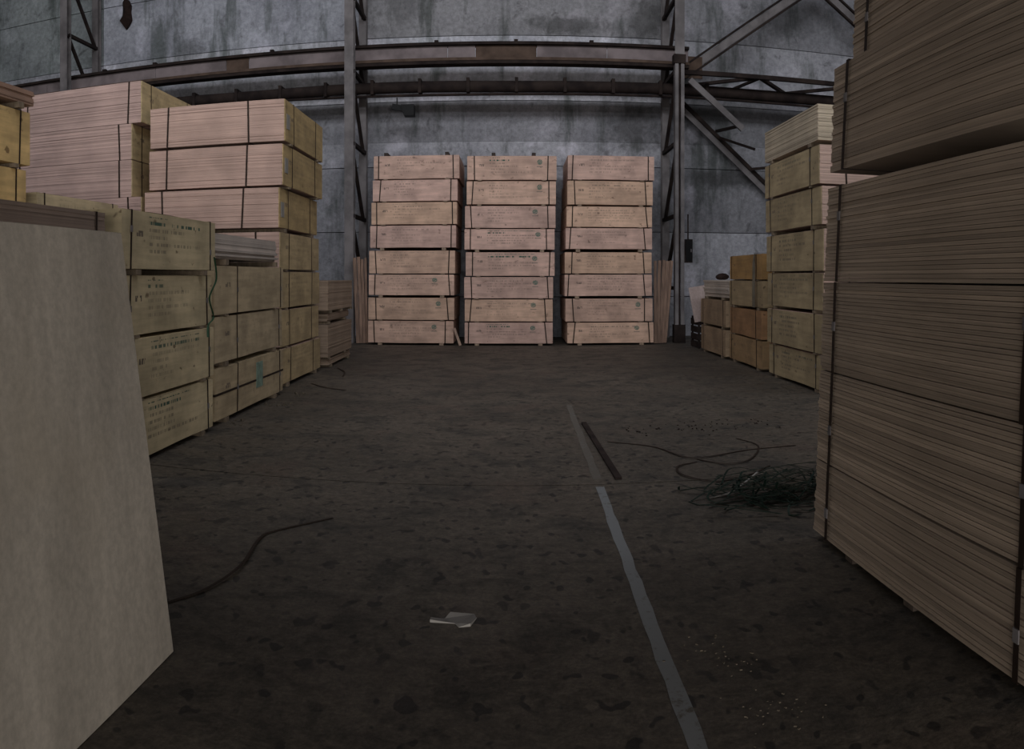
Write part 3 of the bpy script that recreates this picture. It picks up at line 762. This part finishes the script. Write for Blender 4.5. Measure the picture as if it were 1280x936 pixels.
strap_thing('green strap knotted at the corner of the olive-yellow stack', [(-3.07, 7.86, 1.85), (-3.06, 7.90, 1.62), (-3.09, 7.78, 1.42), (-3.07, 7.84, 1.22), (-3.08, 7.72, 1.14), (-3.06, 7.66, 1.02)], .022, 'green')
# long wires on the floor by the brown stack
strap_thing('long dark wire crossing the floor towards the brown stack', [(.95, 7.9, .003), (1.35, 7.6, .006), (1.55, 7.1, .01), (1.75, 7.05, .01), (2.2, 7.25, .004), (2.7, 7.3, .004)], .022)
strap_thing('looped dark wire on the floor beside the green strap heap', [(1.62, 6.9, .003), (1.42, 6.75, .01), (1.40, 6.45, .012), (1.62, 6.2, .008), (1.95, 6.35, .004), (2.2, 6.6, .003)], .020)
strap_thing('thin dark wire snaking behind the looped one', [(1.65, 7.0, .003), (1.85, 6.75, .01), (2.1, 6.85, .01), (2.35, 7.4, .004), (2.25, 7.8, .003)], .018)
# green tangle of strapping
bm = bmesh.new(); rnd = random.Random(5)
for k in range(46):
    cx, cy = 2.02 + rnd.gauss(0, .22), 5.62 + rnd.gauss(0, .22)
    r1, a0 = rnd.uniform(.12, .42), rnd.uniform(0, 6.28); hz = rnd.uniform(.004, .20) * max(.1, 1 - math.hypot(cx - 2.1, cy - 5.6) / .7)
    el = rnd.uniform(.3, .9); pts = []
    for i in range(9):
        a = a0 + i * rnd.uniform(.45, .8)
        pts.append((min(cx + r1 * math.cos(a) * 1.2, 2.7), max(5.0, cy + r1 * el * math.sin(a)), max(.004, hz + .05 * math.sin(a * 2 + k))))
    ribbon(bm, smooth_path(pts, 3), .016, .0015)
o = tag(obj('strap_heap', bm, 'dkgreen'), 'dark green heap of tangled plastic strapping behind the near brown stack', 'strap heap'); o['kind'] = 'stuff'
strap_thing('pale strap end sticking out of the green heap', [(1.45, 5.75, .004), (1.62, 5.80, .02), (1.80, 5.95, .06), (1.92, 6.05, .10)], .016, 'paper')
# paper scrap
bm = bmesh.new()
pl = [(-.12, -.03), (.0, -.035), (.02, -.075), (.075, -.06), (.10, .03), (.085, .08), (-.03, .075), (-.055, .02), (-.12, .005)]
tp = [bm.verts.new((x, y, .008 + .008 * math.sin(31 * x + 17 * y))) for x, y in pl]; bt = [bm.verts.new((x, y, .001)) for x, y in pl]
bm.faces.new(tp); bm.faces.new(list(reversed(bt)))
for k in range(len(pl)): bm.faces.new((tp[k], bt[k], bt[(k + 1) % len(pl)], tp[(k + 1) % len(pl)]))
o = tag(obj('paper_scrap', bm, 'paper'), 'crumpled white scrap of paper on the open floor', 'paper'); o.location = (-.27, 3.82, 0)
# chips and crumbs
def crumbs(label, spots, n_, spread, size, mm):
    bm = bmesh.new(); rnd = random.Random(len(label))
    for k in range(n_):
        cx, cy = rnd.choice(spots); x, y = cx + rnd.gauss(0, spread), cy + rnd.gauss(0, spread * 1.3); s = rnd.uniform(.4, 1.) * size; a = rnd.uniform(0, 3.1)
        bar(bm, (x, y, s * .22), (x + s * math.cos(a), y + s * math.sin(a), s * .22), s * rnd.uniform(.3, .7), s * .4)
    o = tag(obj('floor_crumbs', bm, mm), label, 'debris'); o['kind'] = 'stuff'
crumbs('pale crumbs and chips scattered on the floor by the painted line', [(.95, 3.3), (.92, 2.88), (1.05, 2.86), (.86, 3.45)], 75, .06, .012, 'chips')
crumbs('dark crumbs and splinters scattered along the floor joint', [(1.4, 8.5), (1.9, 8.4), (2.3, 8.5), (2.7, 8.6)], 60, .13, .024, 'rag')
crumbs('wood splinters along the foot of the aisle stacks', [(-3.0, 8.4), (-2.98, 9.8), (-2.95, 10.7)], 30, .07, .05, 'chips')
